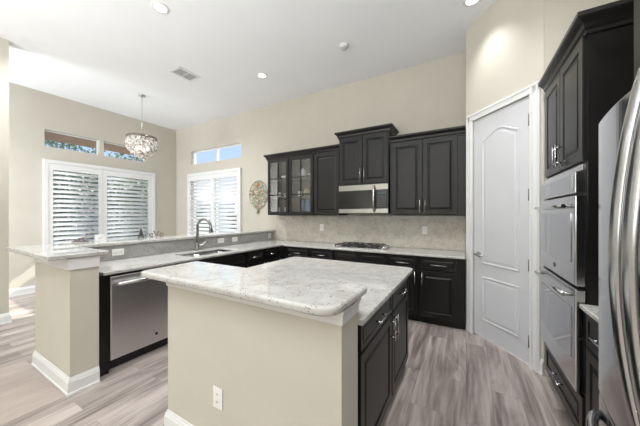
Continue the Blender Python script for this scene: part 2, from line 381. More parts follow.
# ------------------------------------------------------------------ windows
def window(n, axis, u0, u1, z0, z1, wall, mid=None, depth=0.10, f=0.035):
    """frame and pane set in a wall; axis 'y' means the wall runs along y at x=wall (outside is -x); 'x' runs along x at y=wall"""
    sgn = -1 if axis == 'y' else 1
    g = sgroup('window_%d' % n, ((wall + sgn * depth, (u0 + u1) / 2, z0) if axis == 'y' else ((u0 + u1) / 2, wall + sgn * depth, z0)))
    ax = 'yzx' if axis == 'y' else 'xzy'
    us = [u0 + .001, u0 + f, u1 - f, u1 - .001]; w0 = wall + sgn * depth
    if mid: us = [u0 + .001, u0 + f, mid - f / 2, mid + f / 2, u1 - f, u1 - .001]
    zz = [z0 + .001, z0 + f, z1 - f, z1 - .001]
    hole = (lambda i, j: not (j == 1 and i in (1, 3))) if mid else (lambda i, j: not (i == 1 and j == 1))
    obj('window_frame', cells(nb(), us, zz, hole, w0 - 0.03, w0 + 0.03, ax), white, g, 0.003)
    bm = nb()
    if axis == 'y': bx(bm, (w0 - 0.004, u0 + f, z0 + f), (w0 + 0.004, u1 - f, z1 - f))
    else: bx(bm, (u0 + f, w0 - 0.004, z0 + f), (u1 - f, w0 + 0.004, z1 - f))
    obj('window_pane', bm, glass, g)
    return g
window(1, 'y', WL_[0], WL_[1], WZ[0], WZ[1], XL, mid=2.62)
window(2, 'y', TR_L[0][0], TR_L[0][1], TRZ[0], TRZ[1], XL, f=0.014)
window(3, 'y', TR_L[1][0], TR_L[1][1], TRZ[0], TRZ[1], XL, f=0.014)
window(4, 'x', WBx[0], WBx[1], WBz[0], WBz[1], BW, mid=-5.35)
window(5, 'x', TBx[0], TBx[1], TBz[0], TBz[1], BW, mid=-5.32, f=0.022)

def shutter(M, w, z0, z1, label, panels, lz0, lz1, group='white plantation shutters'):
    """M: local x along wall, -y into the room; frame outline w wide from z0 to z1; panels [(x0,x1,lx0,lx1)]"""
    t = thing('plantation_shutter', label, 'window shutter', M @ Vector((w / 2, 0, z0)), group)
    fr = 0.07
    bm = nb()
    us = [0, fr, w - fr, w]; zz = [z0, z0 + fr, z1 - fr, z1]
    cells(bm, us, zz, lambda i, j: not (i == 1 and j == 1), -0.052, -0.001, 'xzy')
    for v in bm.verts: v.co = M @ v.co
    obj('shutter_frame', bm, white, t, 0.006)
    for (a_, b_, la, lb) in panels:
        bm = cells(nb(), [a_ + .002, la, lb, b_ - .002], [z0 + fr + .003, lz0, lz1, z1 - fr - .003], lambda i, j: not (i == 1 and j == 1), -0.046, -0.016, 'xzy')
        for v in bm.verts: v.co = M @ v.co
        p = obj('shutter_panel', bm, white, t, 0.003)
        n = round((lz1 - lz0) / 0.0889); dz = (lz1 - lz0) / n; bm = nb(); tl = math.radians(LTILT)
        for k in range(n):
            zc = lz0 + dz * (k + 0.5)
            pr = []
            for s in range(12):
                an = 2 * PI * s / 12; px_, pz_ = 0.043 * math.cos(an), 0.0055 * math.sin(an)
                pr.append((-0.031 + px_ * math.cos(tl) - pz_ * math.sin(tl), zc + px_ * math.sin(tl) + pz_ * math.cos(tl)))
            q0 = [bm.verts.new(M @ Vector((la + .002, y, z))) for y, z in pr]; q1 = [bm.verts.new(M @ Vector((lb - .002, y, z))) for y, z in pr]
            for s in range(12): bm.faces.new((q0[s], q0[(s + 1) % 12], q1[(s + 1) % 12], q1[s])).smooth = True
            bm.faces.new(q0[::-1]); bm.faces.new(q1)
        obj('louvers', bm, white, p)
    return t
LTILT = 44
ML = frame((XL, 1.64, 0), '+X')
shutter(ML, 1.98, 0.66, 2.47, 'wide white two-panel plantation shutter on the left wall under the brown-shaded transoms', [(0.07, 0.90, 0.13, 0.83), (0.90, 1.91, 0.975, 1.82)], 0.84, 2.28)
MB_ = frame((-6.31, BW, 0), '-Y')
shutter(MB_, 1.92, 0.66, 2.48, 'white two-panel plantation shutter on the back wall behind the kitchen faucet', [(0.07, 0.97, 0.10, 0.90), (0.97, 1.85, 1.02, 1.80)], 0.84, 2.30)

# ------------------------------------------------------------------ pantry door
d = sgroup('door_1', MP @ Vector((0.463, 0, 0)))
bm = nb()
for s0, s1 in ((0.020, DX0 + .004), (DX1 - .004, 0.902)): bx(bm, (s0, -0.018, 0.0), (s1, -0.0005, DH + 0.078), MP); bx(bm, (s0 + 0.012, -0.026, 0.0), (s0 + 0.03, -0.018, DH + .075), MP); bx(bm, (s1 - 0.03, -0.024, 0.0), (s1 - 0.012, -0.018, DH + .075), MP)
bx(bm, (0.020, -0.018, DH - .004), (0.902, -0.0005, DH + 0.078), MP); bx(bm, (0.028, -0.026, DH + 0.05), (0.894, -0.018, DH + 0.07), MP)
obj('door_casing', bm, white, d, 0.003)
leaf = obj('door_leaf', B((DX0 + .005, 0.012, 0.014), (DX1 - .005, 0.047, DH - .005), MP), door_m, d, 0.002)
def outline(x0, x1, z0, z1, arch, n=24):
    pts = [(x0, z0), (x1, z0)]
    if arch == 0: return pts + [(x1, z1), (x0, z1)]
    for k in range(n + 1):
        t = k / n; x = x1 + (x0 - x1) * t; s = math.sin(PI * t) ; pts.append((x, z1 - arch + arch * (s ** 1.6)))
    return pts
def panel_mold(bm, x0, x1, z0, z1, arch, M, y=0.012):
    cx, cz = (x0 + x1) / 2, (z0 + z1) / 2; rs = []
    def ring(ins, d_):
        fx = 1 - 2 * ins / (x1 - x0); fz = 1 - 2 * ins / (z1 - z0)
        return [bm.verts.new(M @ Vector((cx + (x - cx) * fx, d_, cz + (z - cz) * fz))) for x, z in outline(x0, x1, z0, z1, arch)]
    for ins, d_ in ((0, y), (0.004, y - 0.008), (0.014, y - 0.010), (0.022, y - 0.002), (0.034, y - 0.002), (0.052, y - 0.007)): rs.append(ring(ins, d_))
    for a_, b_ in zip(rs, rs[1:]):
        for k in range(len(a_)): bm.faces.new((a_[k], a_[(k + 1) % len(a_)], b_[(k + 1) % len(a_)], b_[k]))
    bm.faces.new(rs[-1])
    return bm
obj('door_panel', panel_mold(nb(), 0.235, 0.690, 0.86, 2.36, 0.085, MP), door_m, leaf)
obj('door_panel', panel_mold(nb(), 0.235, 0.690, 0.215, 0.72, 0, MP), door_m, leaf)
bm = nb(); tube(bm, [(0.195, 0.012, 0.965), (0.195, -0.004, 0.965)], 0.030, 20, MP); tube(bm, [(0.195, -0.004, 0.965), (0.195, -0.045, 0.965)], 0.010, 12, MP)
tube(bm, [(0.185, -0.045, 0.965), (0.24, -0.047, 0.963), (0.30, -0.040, 0.958)], [0.011, 0.009, 0.007], 12, MP)
obj('door_handle', bm, chrome, leaf)
for z in (2.31, 1.61, 0.95, 0.24):
    bm = nb(); tube(bm, [(DX1 - 0.013, -0.006, z - 0.055), (DX1 - 0.013, -0.006, z + 0.055)], 0.009, 10, MP); bx(bm, (DX1 - 0.03, 0.0085, z - 0.045), (DX1 - 0.006, 0.0125, z + 0.045), MP)
    obj('hinge', bm, faucet_m, leaf)

# ------------------------------------------------------------------ cabinets
CROWN = [(0, -0.02), (0.012, -0.02), (0.012, 0.0), (0.022, 0.012), (0.028, 0.035), (0.048, 0.058), (0.060, 0.066), (0.060, 0.090), (0, 0.090)]
def base_cab(facing, origin, w, label, fronts, depth=0.575, filler=0.0, body_h=(0.10, 0.882), toe=True, group='dark base cabinets', end=None):
    """origin: floor point at the front-left of the carcass; fronts: list of dicts"""
    M = frame(origin, facing)
    t = thing('base_cabinet', label, 'base cabinet', M @ Vector((w / 2, depth / 2, 0)), group)
    obj('carcass', B((0.001, 0.0, body_h[0]), (w - 0.001, depth, body_h[1]), M), dark, t, 0.002)
    if toe: obj('toe_kick', B((0.001, 0.065, 0.0), (w - 0.001, depth - 0.01, body_h[0] - 0.001), M), dark, t)
    for f in fronts:
        x0, x1, z0, z1 = f['r']
        p = obj(f.get('k', 'door'), door_panel(M, x0, x1, z0, z1, y=-0.0005), dark, t)
        if 'p' in f: obj('handle', pull(M, *f['p'], y=-0.0205), chrome, p)
    return t
D0, D1, E0, E1 = 0.712, 0.872, 0.112, 0.698
FY = 3.59
def hp(x, z, l=0.15): return ((x - l / 2, z), (x + l / 2, z))
def vp(x, z0=0.52, z1=0.68): return ((x, z0), (x, z1))
base_cab('-Y', (-0.54, FY, 0), 0.535, 'dark base cabinet with drawer and door beside the white pantry door', [
    dict(k='drawer', r=(0.012, 0.45, D0, D1), p=hp(0.235, 0.785, 0.19)), dict(r=(0.012, 0.45, E0, E1), p=vp(0.045))])
base_cab('-Y', (-0.96, FY, 0), 0.42, 'dark base cabinet with drawer just right of the gas cooktop', [
    dict(k='drawer', r=(0.014, 0.408, D0, D1), p=hp(0.21, 0.785, 0.17)), dict(r=(0.014, 0.408, E0, E1), p=vp(0.375))])
base_cab('-Y', (-1.78, FY, 0), 0.82, 'dark base cabinet with two blank drawer fronts under the gas cooktop', [
    dict(k='drawer', r=(0.012, 0.402, D0, D1)), dict(k='drawer', r=(0.416, 0.808, D0, D1)),
    dict(r=(0.012, 0.402, E0, E1), p=vp(0.37)), dict(r=(0.416, 0.808, E0, E1), p=vp(0.45))])
base_cab('-Y', (-2.22, FY, 0), 0.44, 'dark base cabinet with drawer just left of the gas cooktop', [
    dict(k='drawer', r=(0.012, 0.428, D0, D1), p=hp(0.22, 0.785, 0.17)), dict(r=(0.012, 0.428, E0, E1), p=vp(0.05))])
base_cab('-Y', (-2.80, FY, 0), 0.58, 'dark corner base cabinet with drawer where the back counter meets the peninsula', [
    dict(k='drawer', r=(0.10, 0.568, D0, D1), p=hp(0.334, 0.785, 0.17)), dict(r=(0.10, 0.568, E0, E1), p=vp(0.53))])
PX = -2.81
base_cab('+X', (PX, 3.14, 0), 0.40, 'dark peninsula base cabinet with drawer closest to the back corner', [
    dict(k='drawer', r=(0.012, 0.388, D0, D1), p=hp(0.20, 0.785, 0.17)), dict(r=(0.012, 0.388, E0, E1), p=vp(0.04))], depth=0.65)
base_cab('+X', (PX, 2.74, 0), 0.40, 'dark peninsula base cabinet with drawer between sink base and corner', [
    dict(k='drawer', r=(0.012, 0.388, D0, D1), p=hp(0.20, 0.785, 0.17)), dict(r=(0.012, 0.388, E0, E1), p=vp(0.36))], depth=0.65)
# sink base: carcass is an open box so that the bowls hang inside it
M = frame((PX, 1.72, 0), '+X')
t = thing('base_cabinet', 'dark sink base cabinet with plain fronts under the double sink', 'base cabinet', (PX - 0.3, 2.23, 0), 'dark base cabinets')
bm = nb(); bx(bm, (0.001, 0, 0.1), (0.02, 0.65, 0.882), M); bx(bm, (1.0, 0, 0.1), (1.019, 0.65, 0.882), M); bx(bm, (0.02, 0, 0.1), (1.0, 0.65, 0.12), M); bx(bm, (0.02, 0, 0.12), (1.0, 0.018, 0.882), M)
obj('carcass', bm, dark, t); obj('toe_kick', B((0.001, 0.065, 0), (1.019, 0.6, 0.099), M), dark, t)
for x0, x1, hx in ((0.012, 0.505, 0.47), (0.515, 1.008, 0.55)):
    obj('false_drawer', door_panel(M, x0, x1, D0, D1, y=-0.0005), dark, t)
    p = obj('door', door_panel(M, x0, x1, E0, E1, y=-0.0005), dark, t); obj('handle', pull(M, *vp(hx), y=-0.0205), chrome, p)
# filler by the pier
tag(obj('filler_panel', B((PX - 0.6, 0.988, 0.0), (PX + 0.022, 1.082, 0.882)), dark), 'narrow black filler panel between pier and dishwasher', 'panel')
# dishwasher
t = thing('dishwasher', 'stainless steel dishwasher with bar handle built into the peninsula', 'dishwasher', (PX - 0.3, 1.40, 0))
M = frame((PX, 1.085, 0), '+X'); w = 0.628
obj('housing', B((0.004, 0.0, 0.09), (w - 0.004, 0.58, 0.868), M), blackp, t)
dd = obj('door', B((0.006, -0.030, 0.108), (w - 0.006, -0.001, 0.862), M), stain_dw, t, 0.006)
obj('toe_kick', B((0.006, 0.045, 0.0), (w - 0.006, 0.5, 0.089), M), blackp, t)
bm = nb(); tube(bm, [(0.045, -0.075, 0.795), (w - 0.045, -0.075, 0.795)], 0.014, 14, M, flat=1.25)
for x in (0.075, w - 0.075): tube(bm, [(x, -0.075, 0.795), (x, -0.031, 0.795)], 0.010, 10, M)
obj('handle', bm, chrome, dd)
bm = nb(); tube(bm, [(0.40, -0.0305, 0.20), (0.40, -0.033, 0.20)], 0.014, 20, M); obj('badge', bm, blackp, dd)
# island cabinets
IXF = -0.482
M = frame((-1.716, 1.18, 0), 0.0)
for k, (y0, lab, dr, dpx) in enumerate(((1.18, 'dark island base cabinet nearer the beige half wall end', 0.36, 0.555), (1.865, 'dark island base cabinet at the far end of the island', 0.31, 0.05))):
    w = 0.685 if k == 0 else 0.70; x0 = 0.055 if k == 0 else 0.012; x1 = w - 0.008 if k == 0 else w - 0.10
    Mi = frame((IXF, y0, 0), '+X')
    base_cab('+X', (IXF, y0, 0), w, lab, [dict(k='drawer', r=(x0, x1, D0 + .01, D1), p=hp((x0 + x1) / 2, 0.795, 0.19)),
        dict(r=(x0, x1, E0, E1 + .01), p=vp(x1 - 0.04 if k == 0 else x0 + 0.03, 0.545, 0.70))], depth=1.23, group='dark base cabinets')

# counters
bm = nb()
SX0, SX1, SY0, SYm, SY1 = -3.29, -2.89, 1.96, 2.32, 2.70
us = [-3.449, SX0, SX1, -2.768, -0.004]; vs2 = [1.034, SY0, SY1, 3.55, 4.168]
cells(bm, us, vs2, lambda i, j: (i < 3 and not (i == 1 and j == 1)) or j == 3, 0.884, 0.914, 'xyz')
tag(obj('countertop', bm, gran, None, 0.008, 3), 'white speckled granite L-shaped countertop carrying sink and cooktop', 'countertop')
bm = nb()
def rrect(x0, x1, y0, y1, rs, n=8):
    out = []
    for (cx_, cy_, r, a0) in ((x1 - rs[0], y0 + rs[0], rs[0], -PI / 2), (x1 - rs[1], y1 - rs[1], rs[1], 0), (x0 + rs[2], y1 - rs[2], rs[2], PI / 2), (x0 + rs[3], y0 + rs[3], rs[3], PI)):
        for k in range(n + 1): a_ = a0 + PI / 2 * k / n; out.append((cx_ + r * math.cos(a_), cy_ + r * math.sin(a_)))
    return out
prism(bm, rrect(-1.83, -0.432, 1.182, 2.60, (0.005, 0.07, 0.07, 0.005)), 0.884, 0.914)
tag(obj('countertop', bm, gran, None, 0.010, 3), 'white speckled granite lower countertop of the island', 'countertop')
bm = nb(); prism(bm, rrect(-1.83, -0.432, 0.862, 1.285, (0.085, 0.05, 0.03, 0.05)), 1.024, 1.062)
tag(obj('countertop', bm, gran, None, 0.014, 4), 'raised bar-height granite top on the beige island wall', 'countertop')
bm = nb(); prism(bm, [(-3.83, 0.665), (-2.69, 0.665), (-2.69, 1.045), (-3.42, 1.045), (-3.42, 4.185), (-3.86, 4.185)], 1.078, 1.112)
tag(obj('countertop', bm, gran, None, 0.008, 3), 'long raised granite bar top on the peninsula wall and pier', 'countertop')
tag(obj('backsplash', B((-3.469, 1.034, 0.915), (-3.451, 4.16, 1.072)), gran_shaded, None, 0.002), 'low granite splash behind the sink below the raised bar', 'backsplash')
tag(obj('backsplash', B((-3.40, 4.171, 0.915), (-0.003, 4.188, 1.408)), gran_bs, None, 0.002), 'tall speckled granite backsplash under the wall cabinets', 'backsplash')

# sink
t = thing('kitchen_sink', 'double-bowl stainless undermount sink in the peninsula counter', 'sink', ((SX0 + SX1) / 2, SYm, 0.70))
for y0, y1, z0 in ((SY0 + .004, SYm - .01, 0.70), (SYm + .01, SY1 - .004, 0.70)):
    bm = nb(); o_ = rrect(SX0 + .004, SX1 - .004, y0, y1, (0.05,) * 4, 6); cx_, cy_ = (SX0 + SX1) / 2, (y0 + y1) / 2
    def rg(s, z): return [bm.verts.new((cx_ + (x - cx_) * s, cy_ + (y - cy_) * s, z)) for x, y in o_]
    rs = [rg(1.0, 0.871), rg(0.985, 0.871), rg(0.96, z0 + 0.03), rg(0.85, z0 + 0.004), rg(0.15, z0 + 0.002)]
    for a_, b_ in zip(rs, rs[1:]):
        for k in range(len(a_)): bm.faces.new((a_[k], a_[(k + 1) % len(a_)], b_[(k + 1) % len(a_)], b_[k])).smooth = True
    bm.faces.new(rs[-1])
    b_ = obj('bowl', bm, stain, t); md = b_.modifiers.new('wall', 'SOLIDIFY'); md.thickness = 0.002
    bm = nb(); lathe(bm, [(0, 0.004), (0.03, 0.004), (0.04, 0.007), (0.045, 0.003)], (cx_, cy_, z0 + .002)); obj('drain', bm, chrome, b_)
# faucet
t = thing('kitchen_faucet', 'tall gooseneck pull-down faucet behind the double sink', 'faucet', (-3.36, 2.36, 0.915))
bm = nb(); lathe(bm, [(0, 0), (0.030, 0), (0.030, 0.012), (0.022, 0.022), (0.022, 0.095), (0.016, 0.11), (0, 0.11)], (-3.36, 2.36, 0.915)); obj('base', bm, faucet_m, t)
arc = [(-3.36, 2.36, 1.02), (-3.36, 2.36, 1.25)]
for k in range(1, 11):
    a_ = PI * k / 10 * 0.94; arc.append((-3.36 + 0.105 * (1 - math.cos(a_)), 2.36 + 0.03 * (1 - math.cos(a_)), 1.245 + 0.115 * math.sin(a_)))
bm = nb(); tube(bm, arc, 0.018, 14); obj('spout', bm, faucet_m, t)
e_ = Vector(arc[-1]); bm = nb(); tube(bm, [e_ + Vector((0, 0, 0.005)), e_ + Vector((0.004, 0, -0.04)), e_ + Vector((0.012, 0, -0.10))], [0.019, 0.023, 0.030], 14); obj('spray_head', bm, faucet_m, t)
bm = nb(); tube(bm, [(-3.338, 2.36, 0.99), (-3.30, 2.39, 0.99), (-3.27, 2.43, 1.04)], [0.014, 0.010, 0.007], 12); obj('lever', bm, chrome, t)

# cooktop
t = thing('gas_cooktop', 'black gas cooktop with cast iron grates set in the back counter', 'cooktop', (-1.42, 3.86, 0.9145))
obj('tray', B((-1.82, 3.64, 0.9145), (-1.00, 4.10, 0.926)), stain, t, 0.004)
for k in range(3):
    x0 = -1.80 + k * 0.232; x1 = x0 + 0.226; bm = nb(); z = 0.955
    for y in (3.66, 3.86, 4.07): bx(bm, (x0, y, z - 0.008), (x1, y + 0.014, z + 0.006))
    for x in (x0, (x0 + x1) / 2 - 0.006, x1 - 0.012): bx(bm, (x, 3.66, z - 0.008), (x + 0.012, 4.084, z + 0.006))
    for x in (x0, x1 - 0.012):
        for y in (3.66, 4.07): bx(bm, (x, y, 0.9265), (x + 0.012, y + 0.014, z))
    obj('grate', bm, iron, t, 0.002)
for x, y, r in ((-1.69, 3.77, 0.035), (-1.69, 3.98, 0.03), (-1.455, 3.87, 0.045), (-1.22, 3.77, 0.03), (-1.22, 3.98, 0.035)):
    bm = nb(); lathe(bm, [(0, 0.016), (r, 0.016), (r, 0.008), (r * 1.25, 0.006), (r * 1.25, 0)], (x, y, 0.9265)); obj('burner', bm, iron, t)
for k in range(5):
    bm = nb(); lathe(bm, [(0.018, 0), (0.018, 0.004), (0.014, 0.006), (0.013, 0.022), (0, 0.022)], (-1.055, 3.70 + k * 0.085, 0.9265)); obj('knob', bm, stain, t)

# wall cabinets
def wall_cab(x0, x1, z0, z1, yf, label, doors, group='dark wall cabinets', open_body=False):
    M = frame((x0, yf + 0.02, 0), '-Y'); w = x1 - x0; dp = 4.186 - yf - 0.02
    t = thing('wall_cabinet', label, 'wall cabinet', (x0 + w / 2, 4.0, z0), group)
    if open_body:
        bm = nb(); th = 0.018
        bx(bm, (0.001, 0, z0), (th, dp, z1), M); bx(bm, (w - th, 0, z0), (w - 0.001, dp, z1), M)
        bx(bm, (th, 0, z0), (w - th, dp, z0 + th), M); bx(bm, (th, 0, z1 - th), (w - th, dp, z1), M); bx(bm, (th, dp - 0.01, z0 + th), (w - th, dp, z1 - th), M)
        obj('carcass', bm, dark, t)
        for z in SHELF: obj('shelf', B((th + .001, 0.02, z - 0.018), (w - th - .001, dp - 0.011, z), M), darkin, t)
    else: obj('carcass', B((0.001, 0, z0), (w - 0.001, dp, z1), M), dark, t, 0.002)
    for (a_, b_, kind, hx) in doors:
        if kind == 'glass':
            za, zb = z0 + 0.012, z1 - 0.012; s = 0.052
            bm = cells(nb(), [a_, a_ + s, b_ - s, b_], [za, za + s, zb - s, zb], lambda i, j: not (i == 1 and j == 1), -0.021, -0.0005, 'xzy')
            for v in bm.verts: v.co = M @ v.co
            p = obj('door', bm, dark, t, 0.003)
            obj('pane', B((a_ + s, -0.010, za + s), (b_ - s, -0.007, zb - s), M), cabglass, p)
            bm = nb(); m_ = (a_ + b_) / 2; bx(bm, (m_ - 0.008, -0.019, za + s), (m_ + 0.008, -0.0105, zb - s), M)
            for k in (1, 2):
                zz = za + s + (zb - za - 2 * s) * k / 3; bx(bm, (a_ + s, -0.0185, zz - 0.008), (b_ - s, -0.0105, zz + 0.008), M)
            obj('muntins', bm, dark, p)
        else:
            p = obj('door', door_panel(M, a_, b_, z0 + 0.012, z1 - 0.012, y=-0.0005, st=0.06), dark, t)
            if hx is not None: obj('handle', pull(M, (hx, z0 + 0.045), (hx, z0 + 0.045 + (0.17 if z0 < 1.6 else 0.22)), y=-0.0205, out=0.028), chrome, p)
    return t
UB, UT = 1.418, 2.482
SHELF = (1.76, 2.10)
lt1 = wall_cab(-3.345, -2.835, UB, UT, 3.84, 'dark glass-door wall cabinet at the left end beside the metal tree plaque', [(0.012, 0.500, 'glass', None)], open_body=True)
lt2 = wall_cab(-2.834, -2.305, UB, UT, 3.84, 'dark glass-door wall cabinet with blue pitcher showing through its panes', [(0.008, 0.517, 'glass', None)], open_body=True)
wall_cab(-2.304, -1.802, UB, UT, 3.84, 'dark solid-door wall cabinet just left of the microwave', [(0.012, 0.490, 'solid', None)])
wall_cab(-1.800, -0.990, 1.894, 2.66, 3.80, 'raised dark two-door wall cabinet directly above the microwave', [(0.012, 0.402, 'solid', 0.375), (0.408, 0.798, 'solid', 0.437)])
wall_cab(-0.985, -0.004, UB, UT, 3.84, 'wide dark two-door wall cabinet right of the microwave', [(0.030, 0.452, 'solid', 0.425), (0.462, 0.888, 'solid', 0.492)])
def crown(path, z, side, label):
    return tag(obj('crown_molding', molding(nb(), path, CROWN, z0=z, side=side), dark), label, 'crown molding', 'dark cabinet crown moldings')
crown([(-3.345, 4.184), (-3.345, 3.858), (-1.804, 3.858)], UT + .001, 1, 'dark crown molding along the glass-door wall cabinets')
crown([(-1.800, 4.184), (-1.800, 3.818), (-0.990, 3.818), (-0.990, 4.184)], 2.661, 1, 'dark crown molding on the raised cabinet above the microwave')
crown([(-0.984, 3.858), (-0.004, 3.858)], UT + .001, 1, 'dark crown molding on the wall cabinet beside the pantry')

# microwave
t = thing('microwave', 'stainless over-the-range microwave with black window and arched handle', 'microwave', (-1.395, 3.98, 1.447))
M = frame((-1.795, 3.81, 0), '-Y'); w = 0.80
obj('housing', B((0, 0, 1.447), (w, 0.355, 1.889), M), blackp, t, 0.003)
f = obj('face', cells(nb(), [0.001, 0.012, 0.588, w - .001], [1.449, 1.515, 1.80, 1.887], lambda i, j: j != 1, -0.022, -0.0005, 'xzy'), stain_mw, t, 0.002)
for v in f.data.vertices:
    co = M @ (v.co + WORLD['microwave']); v.co = co - WORLD['microwave']
obj('window', B((0.001, -0.018, 1.516), (0.575, -0.0005, 1.799), M), mwglass, t)
cp = obj('control_panel', B((0.578, -0.019, 1.516), (w - .001, -0.0005, 1.799), M), blackp, t)
key = varied('keypad_grey', (0.07, 0.07, 0.07), (0.09, 0.09, 0.09), 5, 0.5)
bm = nb()
for i in range(4):
    for j in range(5): bx(bm, (0.645 + i * 0.033, -0.0205, 1.552 + j * 0.034), (0.665 + i * 0.033, -0.0191, 1.570 + j * 0.034), M)
obj('keypad', bm, key, cp)
disp = varied('display_teal', (0.02, 0.05, 0.055), (0.025, 0.06, 0.06), 5, 0.3)
obj('display', B((0.645, -0.0205, 1.735), (0.77, -0.0191, 1.768), M), disp, cp)
bm = nb(); tube(bm, [(0.592, -0.023, 1.858), (0.592, -0.06, 1.83), (0.592, -0.068, 1.67), (0.592, -0.06, 1.50), (0.592, -0.023, 1.475)], 0.013, 12, M, up=Vector((1, 0, 0))); obj('handle', bm, stain, t)
obj('vent_grille', B((0.02, 0.02, 1.441), (w - 0.02, 0.33, 1.4465), M), blackp, t)

# ------------------------------------------------------------------ right run: oven tower, base cabinet, fridge, over-fridge cabinet
TX = 0.605
ty0, ty1 = 2.88, 2.03
M = frame((TX, ty0, 0), '-X'); w = ty0 - ty1; dp = XR - TX - 0.004
t = thing('oven_cabinet', 'tall dark oven cabinet with crown beside the pantry door', 'tall cabinet', (TX + 0.3, 2.45, 0))
bm = nb(); bx(bm, (0, 0, 0.1), (0.035, dp, 2.47), M); bx(bm, (w - 0.03, 0, 0.1), (w, dp, 2.47), M); bx(bm, (0.035, 0, 1.72), (w - 0.03, dp, 2.47), M); bx(bm, (0.035, 0, 0.1), (w - 0.03, dp, 0.375), M); bx(bm, (0.035, dp - 0.02, 0.375), (w - 0.03, dp, 1.72), M)
obj('carcass', bm, dark, t)
obj('toe_kick', B((0.0, 0.03, 0.0), (w, dp, 0.099), M), dark, t)
for x0, x1, hx in ((0.03, 0.425, 0.395), (0.431, w - 0.012, 0.461)):
    p = obj('door', door_panel(M, x0, x1, 1.735, 2.455, y=-0.0005, st=0.06), dark, t); obj('handle', pull(M, (hx, 1.765), (hx, 1.925), y=-0.0205), chrome, p)
p = obj('drawer', door_panel(M, 0.03, w - 0.012, 0.115, 0.36, y=-0.0005), dark, t); obj('handle', pull(M, (0.33, 0.245), (0.53, 0.245), y=-0.0205), chrome, p)
obj('crown', molding(nb(), [(TX, ty0), (TX, ty1), (XR - 0.004, ty1)], CROWN, z0=2.468, side=1), dark, t)
t = thing('double_wall_oven', 'stainless double wall oven with two glass doors in the tall cabinet', 'oven', (TX + 0.3, 2.45, 0.38))
ox0, ox1 = 0.038, w - 0.033
obj('housing', B((ox0, 0.001, 0.38), (ox1, 0.54, 1.715), M), blackp, t)
cp = obj('control_panel', B((ox0 - .02, -0.05, 1.548), (ox1 + .015, -0.0005, 1.675), M), stain, t, 0.004)
obj('display_glass', B((ox0 + .03, -0.053, 1.562), (ox1 - .03, -0.0505, 1.66), M), ovglass, cp)
obj('upper_trim', B((ox0 - .02, -0.02, 1.68), (ox1 + .015, -0.0005, 1.715), M), stain, t, 0.002)
for z0, z1, g0, g1, hz in ((1.005, 1.536, 1.12, 1.43, 1.475), (0.385, 0.985, 0.545, 0.86, 0.94)):
    dd = obj('door', B((ox0 - .02, -0.05, z0), (ox1 + .015, -0.001, z1), M), stain, t, 0.006)
    bm = nb(); xa, xb = ox0 + 0.035, ox1 - 0.045; pts = [(xb, g1), (xa, g1)]
    for k in range(13): u = k / 12; pts.append((xa + (xb - xa) * u, g0 + 0.028 * (1 - math.sin(PI * u)) - 0.014))
    f0 = [bm.verts.new(M @ Vector((x, -0.0505, z))) for x, z in pts]; f1 = [bm.verts.new(M @ Vector((x, -0.054, z))) for x, z in pts]
    bm.faces.new(f0); bm.faces.new(f1[::-1])
    for k in range(len(pts)): bm.faces.new((f0[k], f0[(k + 1) % len(pts)], f1[(k + 1) % len(pts)], f1[k]))
    obj('glass', bm, ovglass, dd)
    bm = nb(); tube(bm, [(ox0 + 0.05, -0.090, hz), (ox0 + 0.2, -0.095, hz), (ox1 - 0.2, -0.095, hz), (ox1 - 0.03, -0.090, hz)], 0.013, 14, M)
    for x in (ox0 + 0.07, ox1 - 0.05): tube(bm, [(x, -0.091, hz), (x, -0.0505, hz)], 0.011, 10, M)
    obj('handle', bm, chrome, dd)
bm = nb(); tube(bm, [((ox0 + ox1) / 2, -0.0505, 1.062), ((ox0 + ox1) / 2, -0.053, 1.062)], 0.016, 20, M); obj('badge', bm, blackp, t)
obj('lower_vent', B((ox0, -0.03, 0.989), (ox1, -0.001, 1.001), M), blackp, t)

base_cab('-X', (TX, 2.027, 0), 0.575, 'narrow dark base cabinet between oven cabinet and refrigerator', [
    dict(k='drawer', r=(0.03, 0.56, 0.69, D1), p=hp(0.30, 0.79, 0.20)), dict(r=(0.03, 0.56, E0, 0.675), p=vp(0.52))], depth=0.58)
tag(obj('countertop', B((0.565, 1.452, 0.884), (XR - 0.003, 2.027, 0.912)), gran, None, 0.008, 3), 'small granite counter between oven cabinet and refrigerator', 'countertop')

# refrigerator
t = thing('refrigerator', 'large stainless french-door refrigerator at the right edge', 'refrigerator', (0.85, 0.965, 0))
fy0, fy1 = 1.425, 0.505; fm = (fy0 + fy1) / 2
obj('body', B((0.53, fy1 + .01, 0.02), (XR - 0.02, fy0 - .01, 1.775)), blackp, t, 0.004)
def bowed(y0, y1, z0, z1, n=20):
    """door slab whose front bows gently towards the room"""
    bm = nb(); fr, bk = [], []
    for k in range(n + 1):
        y = y0 + (y1 - y0) * k / n; s = 1 - ((y - fm) / (fy0 - fm)) ** 2; x = 0.452 - 0.048 * s
        if k in (0, n): x += 0.006
        fr.append((x, y)); bk.append((0.528, y))
    poly = fr + bk[::-1]
    prism(bm, poly, z0, z1); return bm
def fobj(name, bm, par): return obj(name, bm, fridge_m, par, 0.004, 3, smooth=False)
dl = fobj('door', bowed(fy0, fm + .004, 0.745, 1.775), t); dr = fobj('door', bowed(fm - .004, fy1, 0.745, 1.775), t); fz = fobj('freezer_drawer', bowed(fy0, fy1, 0.07, 0.735, 30), t)
obj('toe_grille', B((0.50, fy1 + .02, 0.005), (0.527, fy0 - .02, 0.065)), blackp, t)
